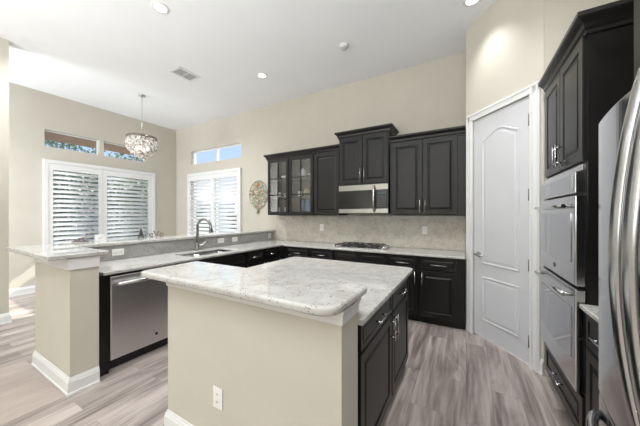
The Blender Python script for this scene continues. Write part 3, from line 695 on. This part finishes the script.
for par, y, e_y in ((dl, 0.985, 1.03), (dr, 0.915, 0.905)):
    bm = nb(); pts = []
    for k in range(25):
        u = k / 24; z = 0.80 + 1.0 * u; b_ = math.sin(PI * u) ** 0.85; pts.append((0.401 - 0.056 * b_, y, z))
    rr_ = [0.02] * 25
    # flattened oval bar swept in the x-z plane
    rings = []
    for k, p in enumerate(pts):
        p0 = Vector(pts[max(0, k - 1)]); p1 = Vector(pts[min(24, k + 1)]); tg = (p1 - p0).normalized(); nrm = Vector((tg.z, 0, -tg.x))
        rings.append([bm.verts.new(Vector(p) + Vector((0, 1, 0)) * 0.024 * math.cos(2 * PI * s / 14) + nrm * 0.011 * math.sin(2 * PI * s / 14)) for s in range(14)])
    for a_, b2 in zip(rings, rings[1:]):
        for s in range(14): bm.faces.new((a_[s], a_[(s + 1) % 14], b2[(s + 1) % 14], b2[s])).smooth = True
    bm.faces.new(rings[0][::-1]); bm.faces.new(rings[-1])
    obj('handle', bm, chrome, par)
bm = nb(); pts = []
for k in range(29):
    u = k / 28; y = 1.375 - 0.82 * u; xf = 0.452 - 0.048 * (1 - ((y - fm) / 0.46) ** 2); pts.append((xf - 0.002 - 0.052 * math.sin(PI * u) ** 0.45, y, 0.665))
tube(bm, pts, 0.016, 12); obj('handle', bm, chrome, fz)
# cabinet over the fridge
M = frame((TX, 1.53, 0), '-X')
t = thing('wall_cabinet', 'dark cabinet high above the refrigerator', 'wall cabinet', (0.9, 1.0, 1.94), 'dark wall cabinets')
obj('carcass', B((0, 0, 1.918), (1.04, 0.585, 2.60), M), dark, t, 0.002)
for x0, x1 in ((0.01, 0.515), (0.525, 1.03)): obj('door', door_panel(M, x0, x1, 1.928, 2.585, y=-0.0005, st=0.06), dark, t)
obj('crown', molding(nb(), [(XR - .01, 1.53), (TX, 1.53), (TX, 0.49)], CROWN, z0=2.601, side=1), dark, t)

# ------------------------------------------------------------------ ceiling fittings
lamp_m, n_, l_, b_ = base_mat('lamp_lens', (1, 1, 1), 0.4); b_.inputs['Emission Color'].default_value = (1, 0.97, 0.92, 1); b_.inputs['Emission Strength'].default_value = 2.2
def ceiling_spot(x, y, label, energy=14):
    t = thing('recessed_light', label, 'ceiling light', (x, y, CH - 0.012), 'recessed ceiling lights')
    bm = nb(); lathe(bm, [(0.062, 0.010), (0.062, 0.002), (0.070, -0.001), (0.088, 0.004), (0.092, 0.0115), (0.062, 0.0115)], (x, y, CH - 0.012), 32); obj('trim_ring', bm, white, t)
    bm = nb(); lathe(bm, [(0, 0.004), (0.045, 0.003), (0.061, 0.007), (0.061, 0.011), (0, 0.011)], (x, y, CH - 0.012), 28); obj('lens', bm, lamp_m, t)
    s = light('ceiling_spot', 'SPOT', (x, y, CH - 0.03), energy * 1.6, color=(0.98, 0.985, 1), spot_size=1.7, spot_blend=0.9, shadow_soft_size=0.06); s.parent = None
for x, y, lab, en in ((-2.95, 1.615, 'recessed light at the upper left above the dishwasher', 60), (-2.92, 3.227, 'recessed light in mid ceiling right of the vent', 60), (0.06, 3.20, 'recessed light at the top near the pantry wall', 22)):
    ceiling_spot(x, y, lab, en)
for x, y, en in ((-1.45, 1.5, 30), (0.0, 1.7, 110), (-2.2, -0.8, 25), (-4.7, 1.3, 70), (-4.4, 2.7, 80)):  # added fill spots without fixtures: brighten island, aisle, rear and dining area
    light('ceiling_spot', 'SPOT', (x, y, CH - 0.03), en, color=(0.93, 0.96, 1) if x < -3 else (0.98, 0.985, 1), spot_size=2.7, spot_blend=0.9, shadow_soft_size=0.06)
t = thing('smoke_detector', 'round white smoke detector on the ceiling above the cooktop side', 'smoke detector', (-1.44, 3.205, CH - 0.04))
bm = nb(); lathe(bm, [(0, 0), (0.028, 0), (0.036, 0.008), (0.052, 0.012), (0.062, 0.024), (0.066, 0.039), (0, 0.039)], (-1.44, 3.205, CH - 0.04), 32); obj('body', bm, white, t)
bm = nb(); lathe(bm, [(0.03, 0.0), (0.034, -0.003), (0.038, 0.004), (0.03, 0.008)], (-1.44, 3.205, CH - 0.04), 28); obj('vent_ring', bm, varied('grey_plastic', (0.4, 0.4, 0.4), (0.45, 0.45, 0.45), 9), t)
t = thing('air_vent', 'rectangular white air vent with grey slots in the ceiling', 'vent', (-3.99, 2.585, CH - 0.012))
bm = cells(nb(), [-4.13, -4.09, -3.89, -3.85], [2.40, 2.435, 2.735, 2.77], lambda i, j: not (i == 1 and j == 1), CH - 0.012, CH - 0.0005, 'xyz'); obj('frame', bm, white, t, 0.002)
grey = varied('vent_grey', (0.16, 0.16, 0.16), (0.2, 0.2, 0.2), 9); bm = nb()
obj('duct_plate', B((-4.09, 2.435, CH - 0.003), (-3.89, 2.735, CH - 0.0005)), grey, t)
for k in range(7): bx(bm, (-4.085 + k * 0.028, 2.436, CH - 0.011), (-4.078 + k * 0.028, 2.734, CH - 0.0035))
bx(bm, (-4.09, 2.58, CH - 0.0115), (-3.89, 2.59, CH - 0.0035)); obj('slats', bm, white, t)

# chandelier
CX_, CY_ = -5.416, 2.629
t = thing('chandelier', 'small round crystal bead chandelier hanging in the dining corner', 'chandelier', (CX_, CY_, CH))
bm = nb(); lathe(bm, [(0, -0.03), (0.02, -0.03), (0.055, -0.018), (0.06, -0.001), (0, -0.001)], (CX_, CY_, CH), 28); obj('canopy', bm, chrome, t)
bm = nb(); tube(bm, [(CX_, CY_, CH - 0.03), (CX_, CY_, 2.90)], 0.004, 8); obj('cord', bm, chrome, t)
bm = nb(); lathe(bm, [(0.235, 0.0), (0.252, 0.0), (0.252, 0.03), (0.235, 0.03), (0.235, 0.0)], (CX_, CY_, 2.885), 40)
for k in range(3): a_ = PI * k / 3; tube(bm, [(CX_ + 0.24 * math.cos(a_), CY_ + 0.24 * math.sin(a_), 2.895), (CX_ - 0.24 * math.cos(a_), CY_ - 0.24 * math.sin(a_), 2.895)], 0.004, 6)
obj('ring', bm, steel('bronze_metal', (0.20, 0.17, 0.14), 0.35, (3, 3, 3)), t)
m, n_, l_, b_ = base_mat('crystal_bead', (0.85, 0.80, 0.74), 0.08, spec=0.9)
oi = n_.new('ShaderNodeNewGeometry'); rp = n_.new('ShaderNodeValToRGB'); l_.new(oi.outputs['Random Per Island'], rp.inputs[0]); l_.new(rp.outputs[0], b_.inputs['Base Color'])
rp.color_ramp.elements[0].color = (0.30, 0.24, 0.20, 1); rp.color_ramp.elements[1].color = (0.93, 0.90, 0.86, 1); rp.color_ramp.elements[1].position = 0.45
b_.inputs['Transmission Weight'].default_value = 0.35
bm = nb()
for tier, (rad, z, nn) in enumerate([(0.25, 2.87, 44), (0.275, 2.84, 46), (0.29, 2.805, 50), (0.295, 2.77, 50), (0.288, 2.735, 50), (0.272, 2.70, 46), (0.25, 2.665, 42), (0.22, 2.635, 38), (0.19, 2.60, 32), (0.15, 2.57, 26), (0.11, 2.545, 18), (0.06, 2.52, 10), (0.015, 2.50, 3)]):
    for k in range(int(nn * 1.7)):
        a_ = 2 * PI * (k + 0.5 * (tier % 2)) / (nn * 1.7) + random.uniform(-.03, .03); rad2 = rad * (0.84 if tier else 0.88); r = rad2 + random.uniform(-0.03, 0.01); s = random.uniform(0.013, 0.021)
        c = Vector((CX_ + r * math.cos(a_), CY_ + r * math.sin(a_), z + random.uniform(-.01, .01)))
        v = [bm.verts.new(c + Vector(q) * s) for q in ((1, 0, 0), (0, 1, 0), (-1, 0, 0), (0, -1, 0), (0, 0, 1.25), (0, 0, -1.25))]
        for i in range(4): bm.faces.new((v[i], v[(i + 1) % 4], v[4])); bm.faces.new((v[(i + 1) % 4], v[i], v[5]))
bd = obj('crystal_beads', bm, m, t); bd['kind'] = 'stuff'
bulb_m, n_, l_, b_ = base_mat('bulb_glow', (1, 0.9, 0.75), 0.4); b_.inputs['Emission Color'].default_value = (1, 0.86, 0.66, 1); b_.inputs['Emission Strength'].default_value = 4
for k in range(4):
    a_ = PI / 4 + PI / 2 * k; c = (CX_ + 0.09 * math.cos(a_), CY_ + 0.09 * math.sin(a_), 2.70)
    bm = nb(); lathe(bm, [(0, -0.045), (0.018, -0.035), (0.026, -0.012), (0.020, 0.015), (0.012, 0.03), (0, 0.03)], c, 14); obj('bulb', bm, bulb_m, t)

# ------------------------------------------------------------------ outlets
def outlet(M, w, h, label, kind='outlet', horiz=False):
    """centred on M origin, plate in local xz plane, outward -y"""
    t = thing('wall_outlet' if kind == 'outlet' else 'light_switch', label, kind, M @ Vector((0, 0, -h / 2)), 'white wall plates')
    obj('plate', B((-w / 2, -0.006, -h / 2), (w / 2, -0.0005, h / 2), M), outlet_m, t, 0.002)
    n = max(1, round(max(w, h) / 0.058)) if horiz and w > 0.13 else 1
    bm = nb(); bs = nb()
    long_v = h > w
    spots = [(0, -0.021), (0, 0.021)] if long_v else ([(-0.021, 0), (0.021, 0)] if not (horiz and w > 0.13) else [(-0.045, 0), (0.045, 0)])
    for x, z in spots:
        bx(bm, (x - 0.016, -0.008, z - 0.014), (x + 0.016, -0.0062, z + 0.014), M)
        for q in (-0.006, 0.006): bx(bs, (x + q - 0.0012, -0.0088, z - 0.005), (x + q + 0.0012, -0.0081, z + 0.006), M)
    obj('socket', bm, outlet_m, t, 0.001)
    obj('slots', bs, slot_m, t)
    return t
for x, lab in ((-0.54, 'white outlet plate on backsplash right of the cooktop'), (-2.32, 'white outlet plate on backsplash left of the cooktop')):
    outlet(frame((x, 4.171, 1.19), '-Y'), 0.075, 0.118, lab)
outlet(frame((-3.451, 1.425, 0.997), '+X'), 0.118, 0.075, 'white wall plate on the low splash near the dishwasher')
outlet(frame((-3.451, 2.84, 1.005), '+X'), 0.118, 0.075, 'white wall plate on the low splash just right of the faucet')
outlet(frame((-3.451, 3.13, 1.005), '+X'), 0.118, 0.075, 'white wall plate on the low splash farther right of the faucet')
outlet(frame((-3.451, 4.03, 1.00), '+X'), 0.075, 0.10, 'white wall plate on the low splash at the back corner')
outlet(frame((-1.222, 0.989, 0.385), '-Y'), 0.075, 0.118, 'white outlet low on the beige island front wall')

# ------------------------------------------------------------------ wall plaque: round metal tree
t = thing('tree_plaque', 'oval metal tree wall plaque with red and green blossoms', 'wall decoration', (-3.89, 4.17, 1.47))
wire = varied('plaque_wire', (0.30, 0.25, 0.19), (0.42, 0.38, 0.30), 20, 0.5, metal=0.4)
cz_, rx_, rz_ = 1.855, 0.255, 0.305
bm = nb(); tube(bm, [(-3.89 + rx_ * math.cos(2 * PI * k / 40), 4.176, cz_ + rz_ * math.sin(2 * PI * k / 40)) for k in range(41)], 0.007, 8); obj('rim', bm, wire, t)
bm = nb(); tube(bm, [(-3.89, 4.176, 1.47), (-3.885, 4.174, 1.60), (-3.895, 4.174, 1.75)], [0.026, 0.017, 0.012], 8); lathe(bm, [(0, 0), (0.06, 0.0), (0.05, 0.012), (0.02, 0.03), (0, 0.03)], (-3.89, 4.172, 1.455), 16, sy=0.25); obj('trunk', bm, wire, t)
bm = nb(); tips = []
for k in range(22):
    a_ = -0.5 + (PI + 1.0) * k / 21; rr = random.uniform(0.5, 0.95); e2 = Vector((-3.89 + rx_ * rr * math.cos(a_), 4.176, cz_ + rz_ * rr * math.sin(a_))); s0 = Vector((-3.892, 4.176, 1.66 + 0.10 * (k % 3) / 3)); md_ = (s0 + e2) / 2 + Vector((random.uniform(-.04, .04), 0, random.uniform(-.04, .04)))
    tube(bm, [s0, md_, e2], [0.006, 0.005, 0.003], 6); tips.append(e2)
obj('branches', bm, wire, t)
cols = [varied('leaf_' + nm, tuple(c * 0.8 for c in cc), cc, 20, 0.5) for nm, cc in (('sage', (0.33, 0.40, 0.25)), ('rust', (0.50, 0.14, 0.07)), ('cream', (0.72, 0.63, 0.44)), ('teal', (0.20, 0.36, 0.32)), ('ochre', (0.6, 0.42, 0.16)))]
bms = [nb() for _ in cols]
for k in range(170):
    a_ = random.uniform(0, 2 * PI); rr = math.sqrt(random.random()) * 0.93; c = (-3.89 + rx_ * rr * math.cos(a_), 4.168, cz_ + rz_ * rr * math.sin(a_)); i = random.choice((0, 0, 1, 2, 2, 2, 3, 4))
    r = random.uniform(0.012, 0.022); M = Matrix.Translation(c) @ Matrix.Rotation(PI / 2, 4, 'X'); lathe(bms[i], [(0, 0.005), (r * 0.6, 0.004), (r, 0), (0, -0.004)], (0, 0, 0), 8, M)
M = Matrix.Translation((-3.88, 4.160, 2.07)) @ Matrix.Rotation(PI / 2, 4, 'X'); lathe(bms[1], [(0, 0.006), (0.03, 0.004), (0.045, 0), (0, -0.004)], (0, 0, 0), 12, M)
for b2, mm in zip(bms, cols): o = obj('blossoms', b2, mm, t); o['kind'] = 'stuff'

# ------------------------------------------------------------------ small things on the raised bar
bronze = varied('bronze_figurine', (0.05, 0.045, 0.04), (0.10, 0.085, 0.07), 40, 0.45, metal=0.5)
t = thing('tower_figurine', 'small dark lattice tower figurine standing on the raised bar', 'figurine', (-3.80, 1.832, 1.1125))
x0, y0, z0 = -3.80, 1.832, 1.1125
bm = nb()
for sx in (-1, 1):
    for sy in (-1, 1): tube(bm, [(x0 + sx * 0.024, y0 + sy * 0.024, z0), (x0 + sx * 0.012, y0 + sy * 0.012, z0 + 0.05), (x0 + sx * 0.004, y0 + sy * 0.004, z0 + 0.11), (x0, y0, z0 + 0.135)], [0.007, 0.006, 0.004, 0.002], 6)
obj('legs', bm, bronze, t)
for r_, za, zb in ((.021, .026, .033), (.013, .056, .062), (.006, .110, .115)): obj('platform', B((x0 - r_, y0 - r_, z0 + za), (x0 + r_, y0 + r_, z0 + zb)), bronze, t)
letter_m = varied('letter_brown', (0.12, 0.085, 0.08), (0.24, 0.18, 0.17), 50, 0.6)
def letter(ch, x, y, size, label):
    cu = bpy.data.curves.new('letter', 'FONT'); cu.body = ch; cu.size = size; cu.extrude = 0.007; cu.align_x = 'CENTER'
    to = bpy.data.objects.new('tmp', cu); C.objects.link(to); bpy.context.view_layer.update()
    me = bpy.data.meshes.new_from_object(to.evaluated_get(bpy.context.evaluated_depsgraph_get())); bpy.data.objects.remove(to)
    zmin = min(v.co.y for v in me.vertices)
    for v in me.vertices: v.co.y -= zmin
    me.transform(Matrix.Rotation(PI / 2, 4, 'X')); me.materials.clear(); me.materials.append(letter_m)
    o = bpy.data.objects.new('standing_letter', me); C.objects.link(o); o.location = (x, y, 1.1128); o.rotation_euler = (0, 0, math.atan2(y, x) + PI / 2 + PI)
    o.rotation_euler = (0, 0, math.radians(62)); tag(o, label, 'letter', 'small standing letters on the bar')
for ch, y, s, lab in (('r', 1.905, 0.125, 'small brown standing letter r next to the tower figurine'), ('e', 1.96, 0.125, 'small brown standing letter e between r and V'), ('V', 2.03, 0.125, 'small brown standing capital letter V on the bar'), ('e', 2.10, 0.12, 'small brown standing letter e right of the V')):
    letter(ch, -3.80, y, s, lab)
t = thing('driftwood_ornament', 'low brown twig ornament on the bar by the left shutter', 'ornament', (-3.80, 1.19, 1.1125))
bm = nb(); tube(bm, [(-3.80, 1.13, 1.121), (-3.80, 1.18, 1.125), (-3.80, 1.24, 1.121), (-3.81, 1.28, 1.119)], [0.005, 0.010, 0.008, 0.005], 8); obj('stem', bm, letter_m, t)
bm = nb()
for a_, b2 in (((-3.80, 1.15, 1.125), (-3.80, 1.20, 1.160)), ((-3.80, 1.18, 1.125), (-3.80, 1.235, 1.170)), ((-3.80, 1.25, 1.125), (-3.80, 1.20, 1.158)), ((-3.80, 1.23, 1.15), (-3.79, 1.26, 1.180))): tube(bm, [a_, b2], [0.006, 0.004], 6)
obj('twigs', bm, letter_m, t)
t = thing('sneaker_box', 'small white folded gift bag with grey tick mark on the bar', 'bag', (-3.79, 1.38, 1.1125)); t.name = 'gift_bag'; WORLD['gift_bag'] = Vector((-3.79, 1.38, 1.1125))
bm = nb(); a4 = [(-3.815, 1.335), (-3.765, 1.335), (-3.765, 1.425), (-3.815, 1.425)]
lo = [bm.verts.new((x, y, 1.1125)) for x, y in a4]; hi = [bm.verts.new((-3.79 + (x + 3.79) * 0.35, 1.38 + (y - 1.38) * 1.08, 1.185)) for x, y in a4]
for k in range(4): bm.faces.new((lo[k], lo[(k + 1) % 4], hi[(k + 1) % 4], hi[k]))
bm.faces.new(lo[::-1]); bm.faces.new(hi)
obj('bag_body', bm, white, t, 0.003)
bm = nb(); tube(bm, [(-3.765, 1.36, 1.145), (-3.768, 1.372, 1.138), (-3.775, 1.405, 1.170)], [0.003, 0.004, 0.002], 6); obj('tick_mark', bm, wire, t)

# ------------------------------------------------------------------ glassware behind the cabinet glass
gl_w = varied('ceramic_white', (0.70, 0.70, 0.69), (0.78, 0.78, 0.77), 10, 0.25)
gl_b = varied('glaze_blue', (0.05, 0.16, 0.34), (0.08, 0.22, 0.44), 10, 0.25)
gl_c = varied('frosted_glass', (0.42, 0.44, 0.45), (0.52, 0.54, 0.55), 10, 0.15)
gl_y = varied('glaze_olive', (0.30, 0.28, 0.12), (0.38, 0.34, 0.16), 10, 0.3)
def vessel(name, label, cat, x, y, z, prof, mat, group='tableware behind the cabinet glass'):
    bm = nb(); lathe(bm, prof, (x, y, z + 0.0008), 20); o = obj(name, bm, mat); tag(o, label, cat, group); return o
S0 = UB + 0.018
GL = [(0, 0), (0.028, 0), (0.030, 0.01), (0.034, 0.13), (0.031, 0.13), (0.027, 0.012), (0, 0.012)]
BOWL = [(0, 0), (0.035, 0), (0.05, 0.02), (0.075, 0.065), (0.071, 0.065), (0.045, 0.022), (0, 0.012)]
MUG = [(0, 0), (0.038, 0), (0.040, 0.01), (0.040, 0.10), (0.036, 0.10), (0.035, 0.012), (0, 0.012)]
vessel('pitcher', 'tall blue pitcher on the bottom shelf of the second glass cabinet', 'pitcher', -2.50, 3.98, S0, [(0, 0), (0.05, 0), (0.07, 0.06), (0.065, 0.15), (0.04, 0.22), (0.05, 0.27), (0.045, 0.27), (0.035, 0.22), (0, 0.05)], gl_b)
vessel('vase', 'slim blue vase beside the blue pitcher', 'vase', -2.65, 4.02, S0, [(0, 0), (0.035, 0), (0.045, 0.08), (0.03, 0.17), (0.02, 0.24), (0.028, 0.26), (0, 0.24)], gl_b)
vessel('tumbler', 'frosted tumbler at the right of the blue pitcher', 'tumbler', -2.40, 3.95, S0, GL, gl_c)
vessel('jar', 'squat olive jar on the middle shelf of the second glass cabinet', 'jar', -2.53, 3.98, 1.76, [(0, 0), (0.045, 0), (0.06, 0.05), (0.05, 0.11), (0.03, 0.13), (0.03, 0.15), (0, 0.15)], gl_y)
vessel('mug', 'white mug left on the middle shelf of the second glass cabinet', 'mug', -2.68, 3.98, 1.76, MUG, gl_w)
vessel('tumbler', 'frosted tumbler right of the squat olive jar', 'tumbler', -2.40, 3.98, 1.76, GL, gl_c)
vessel('bowl', 'white bowl right on the top shelf of the second glass cabinet', 'bowl', -2.45, 4.0, 2.10, BOWL, gl_w)
vessel('teapot', 'tall white teapot left on the top shelf of the second glass cabinet', 'teapot', -2.62, 4.0, 2.10, [(0, 0), (0.045, 0), (0.065, 0.05), (0.06, 0.12), (0.035, 0.16), (0.012, 0.175), (0.014, 0.19), (0, 0.19)], gl_w)
vessel('tumbler', 'frosted tumbler left on the bottom shelf of the first glass cabinet', 'tumbler', -3.18, 4.0, S0, GL, gl_c)
vessel('tumbler', 'frosted tumbler right on the bottom shelf of the first glass cabinet', 'tumbler', -3.02, 4.0, S0, GL, gl_c)
vessel('mug', 'white mug left on the middle shelf of the first glass cabinet', 'mug', -3.16, 4.0, 1.76, MUG, gl_w)
vessel('bowl', 'white bowl right on the middle shelf of the first glass cabinet', 'bowl', -3.0, 4.0, 1.76, BOWL, gl_w)
vessel('bowl', 'white bowl on the top shelf of the first glass cabinet', 'bowl', -3.05, 4.0, 2.10, BOWL, gl_w)

# ------------------------------------------------------------------ outside
patio_m = varied('patio_concrete', (0.50, 0.49, 0.47), (0.60, 0.59, 0.56), 2, 0.8)
struct('ground', B((-30, -12, -0.25), (-7.1, 30, -0.12)), patio_m)
struct('ground_back', B((-7.1, 4.4, -0.25), (12, 30, -0.12)), patio_m)
soff_m = varied('brown_soffit', (0.30, 0.18, 0.11), (0.38, 0.24, 0.15), 6, 0.7)
tag(obj('roof_soffit', B((-7.9, -1.5, 3.05), (-7.05, 4.3, 3.22)), soff_m), 'brown roof soffit seen through the left transom windows', 'soffit')
leafd = varied('leaf_dark', (0.03, 0.07, 0.025), (0.09, 0.16, 0.06), 4, 0.6)
leafl = varied('leaf_light', (0.10, 0.19, 0.06), (0.24, 0.34, 0.13), 4, 0.6)
bark = varied('bark', (0.09, 0.065, 0.05), (0.16, 0.12, 0.09), 8, 0.8)
def tree(x, y, h, r, label, mat, kind='tree', n=1500, ls=0.10, group='trees and shrubs outside'):
    t = thing('garden_' + kind, label, kind, (x, y, -0.12), group)
    bm = nb(); tube(bm, [(x, y, -0.12), (x + 0.05, y, h * 0.4), (x, y + 0.05, h * 0.8)], [0.09 if kind == 'tree' else 0.03, 0.06 if kind == 'tree' else 0.02, 0.02], 8); obj('trunk', bm, bark, t)
    bm = nb(); cl = [(random.gauss(0, r * 0.45), random.gauss(0, r * 0.45), random.uniform(h * (0.35 if kind == 'tree' else 0.1), h * 0.95)) for _ in range(16)]
    for _ in range(n):
        c = random.choice(cl); p = Vector((x + c[0] + random.gauss(0, r * .2), y + c[1] + random.gauss(0, r * .2), max(0.0, c[2] + random.gauss(0, h * .07))))
        u = Vector((random.gauss(0, 1), random.gauss(0, 1), random.gauss(0, 1))).normalized(); w_ = u.orthogonal().normalized(); s = ls * random.uniform(.6, 1.3)
        bm.faces.new([bm.verts.new(p + u * s), bm.verts.new(p + w_ * s * .4), bm.verts.new(p - u * s), bm.verts.new(p - w_ * s * .4)])
    o = obj('foliage', bm, mat, t); o['kind'] = 'stuff'
leafm = varied('leaf_mid', (0.10, 0.16, 0.08), (0.22, 0.30, 0.16), 4, 0.6)
tree(-13.0, 3.6, 5.4, 0.9, 'dark green tree outside the first left transom window', leafm, 'tree', 2500, 0.07)
tree(-14.2, 6.6, 5.6, 1.0, 'pale green tree outside the second left transom window', leafl, 'tree', 2500, 0.07)
tree(-12.4, 9.2, 1.9, 0.6, 'dark shrub outside the left half of the back window', leafm, 'shrub', 3500, 0.05)
tree(-9.9, 9.2, 1.5, 0.45, 'low dark shrub outside the right half of the back window', leafm, 'shrub', 3000, 0.05)
t = thing('garden_hedge', 'long leafy hedge outside the left window', 'hedge', (-10.4, 3.7, -0.12))
bm = nb()
for k in range(7): tube(bm, [(-10.4, 1.6 + k * 0.66, -0.12), (-10.45, 1.65 + k * 0.66, 1.3), (-10.4, 1.7 + k * 0.66, 2.5)], [0.04, 0.03, 0.012], 6)
o = obj('stems', bm, bark, t); o['kind'] = 'stuff'
bm = nb()
for _ in range(9500):
    y = random.uniform(1.2, 6.2); top = 2.75 + 0.28 * math.sin(y * 2.3) + 0.2 * math.sin(y * 5.1); z = random.uniform(0.0, top); p = Vector((-10.4 + random.gauss(0, 0.22), y, z))
    u = Vector((random.gauss(0, 1), random.gauss(0, 1), random.gauss(0, 1))).normalized(); w_ = u.orthogonal().normalized(); q = random.uniform(.035, .07)
    bm.faces.new([bm.verts.new(p + u * q), bm.verts.new(p + w_ * q * .45), bm.verts.new(p - u * q), bm.verts.new(p - w_ * q * .45)])
o = obj('foliage', bm, leafm, t); o['kind'] = 'stuff'
fence_m = varied('fence_grey', (0.34, 0.35, 0.37), (0.42, 0.43, 0.45), 4, 0.7)
t = thing('garden_fence', 'grey garden fence beyond the left window', 'fence', (-16.5, 6, -0.12))
bm = nb()
for k in range(60): bx(bm, (-16.5, -3 + k * 0.30, -0.12), (-16.46, -3 + k * 0.30 + 0.27, 2.4))
obj('boards', bm, fence_m, t)
bm = nb(); bx(bm, (-16.56, -3, 0.3), (-16.501, 15, 0.4)); obj('rail', bm, fence_m, t)
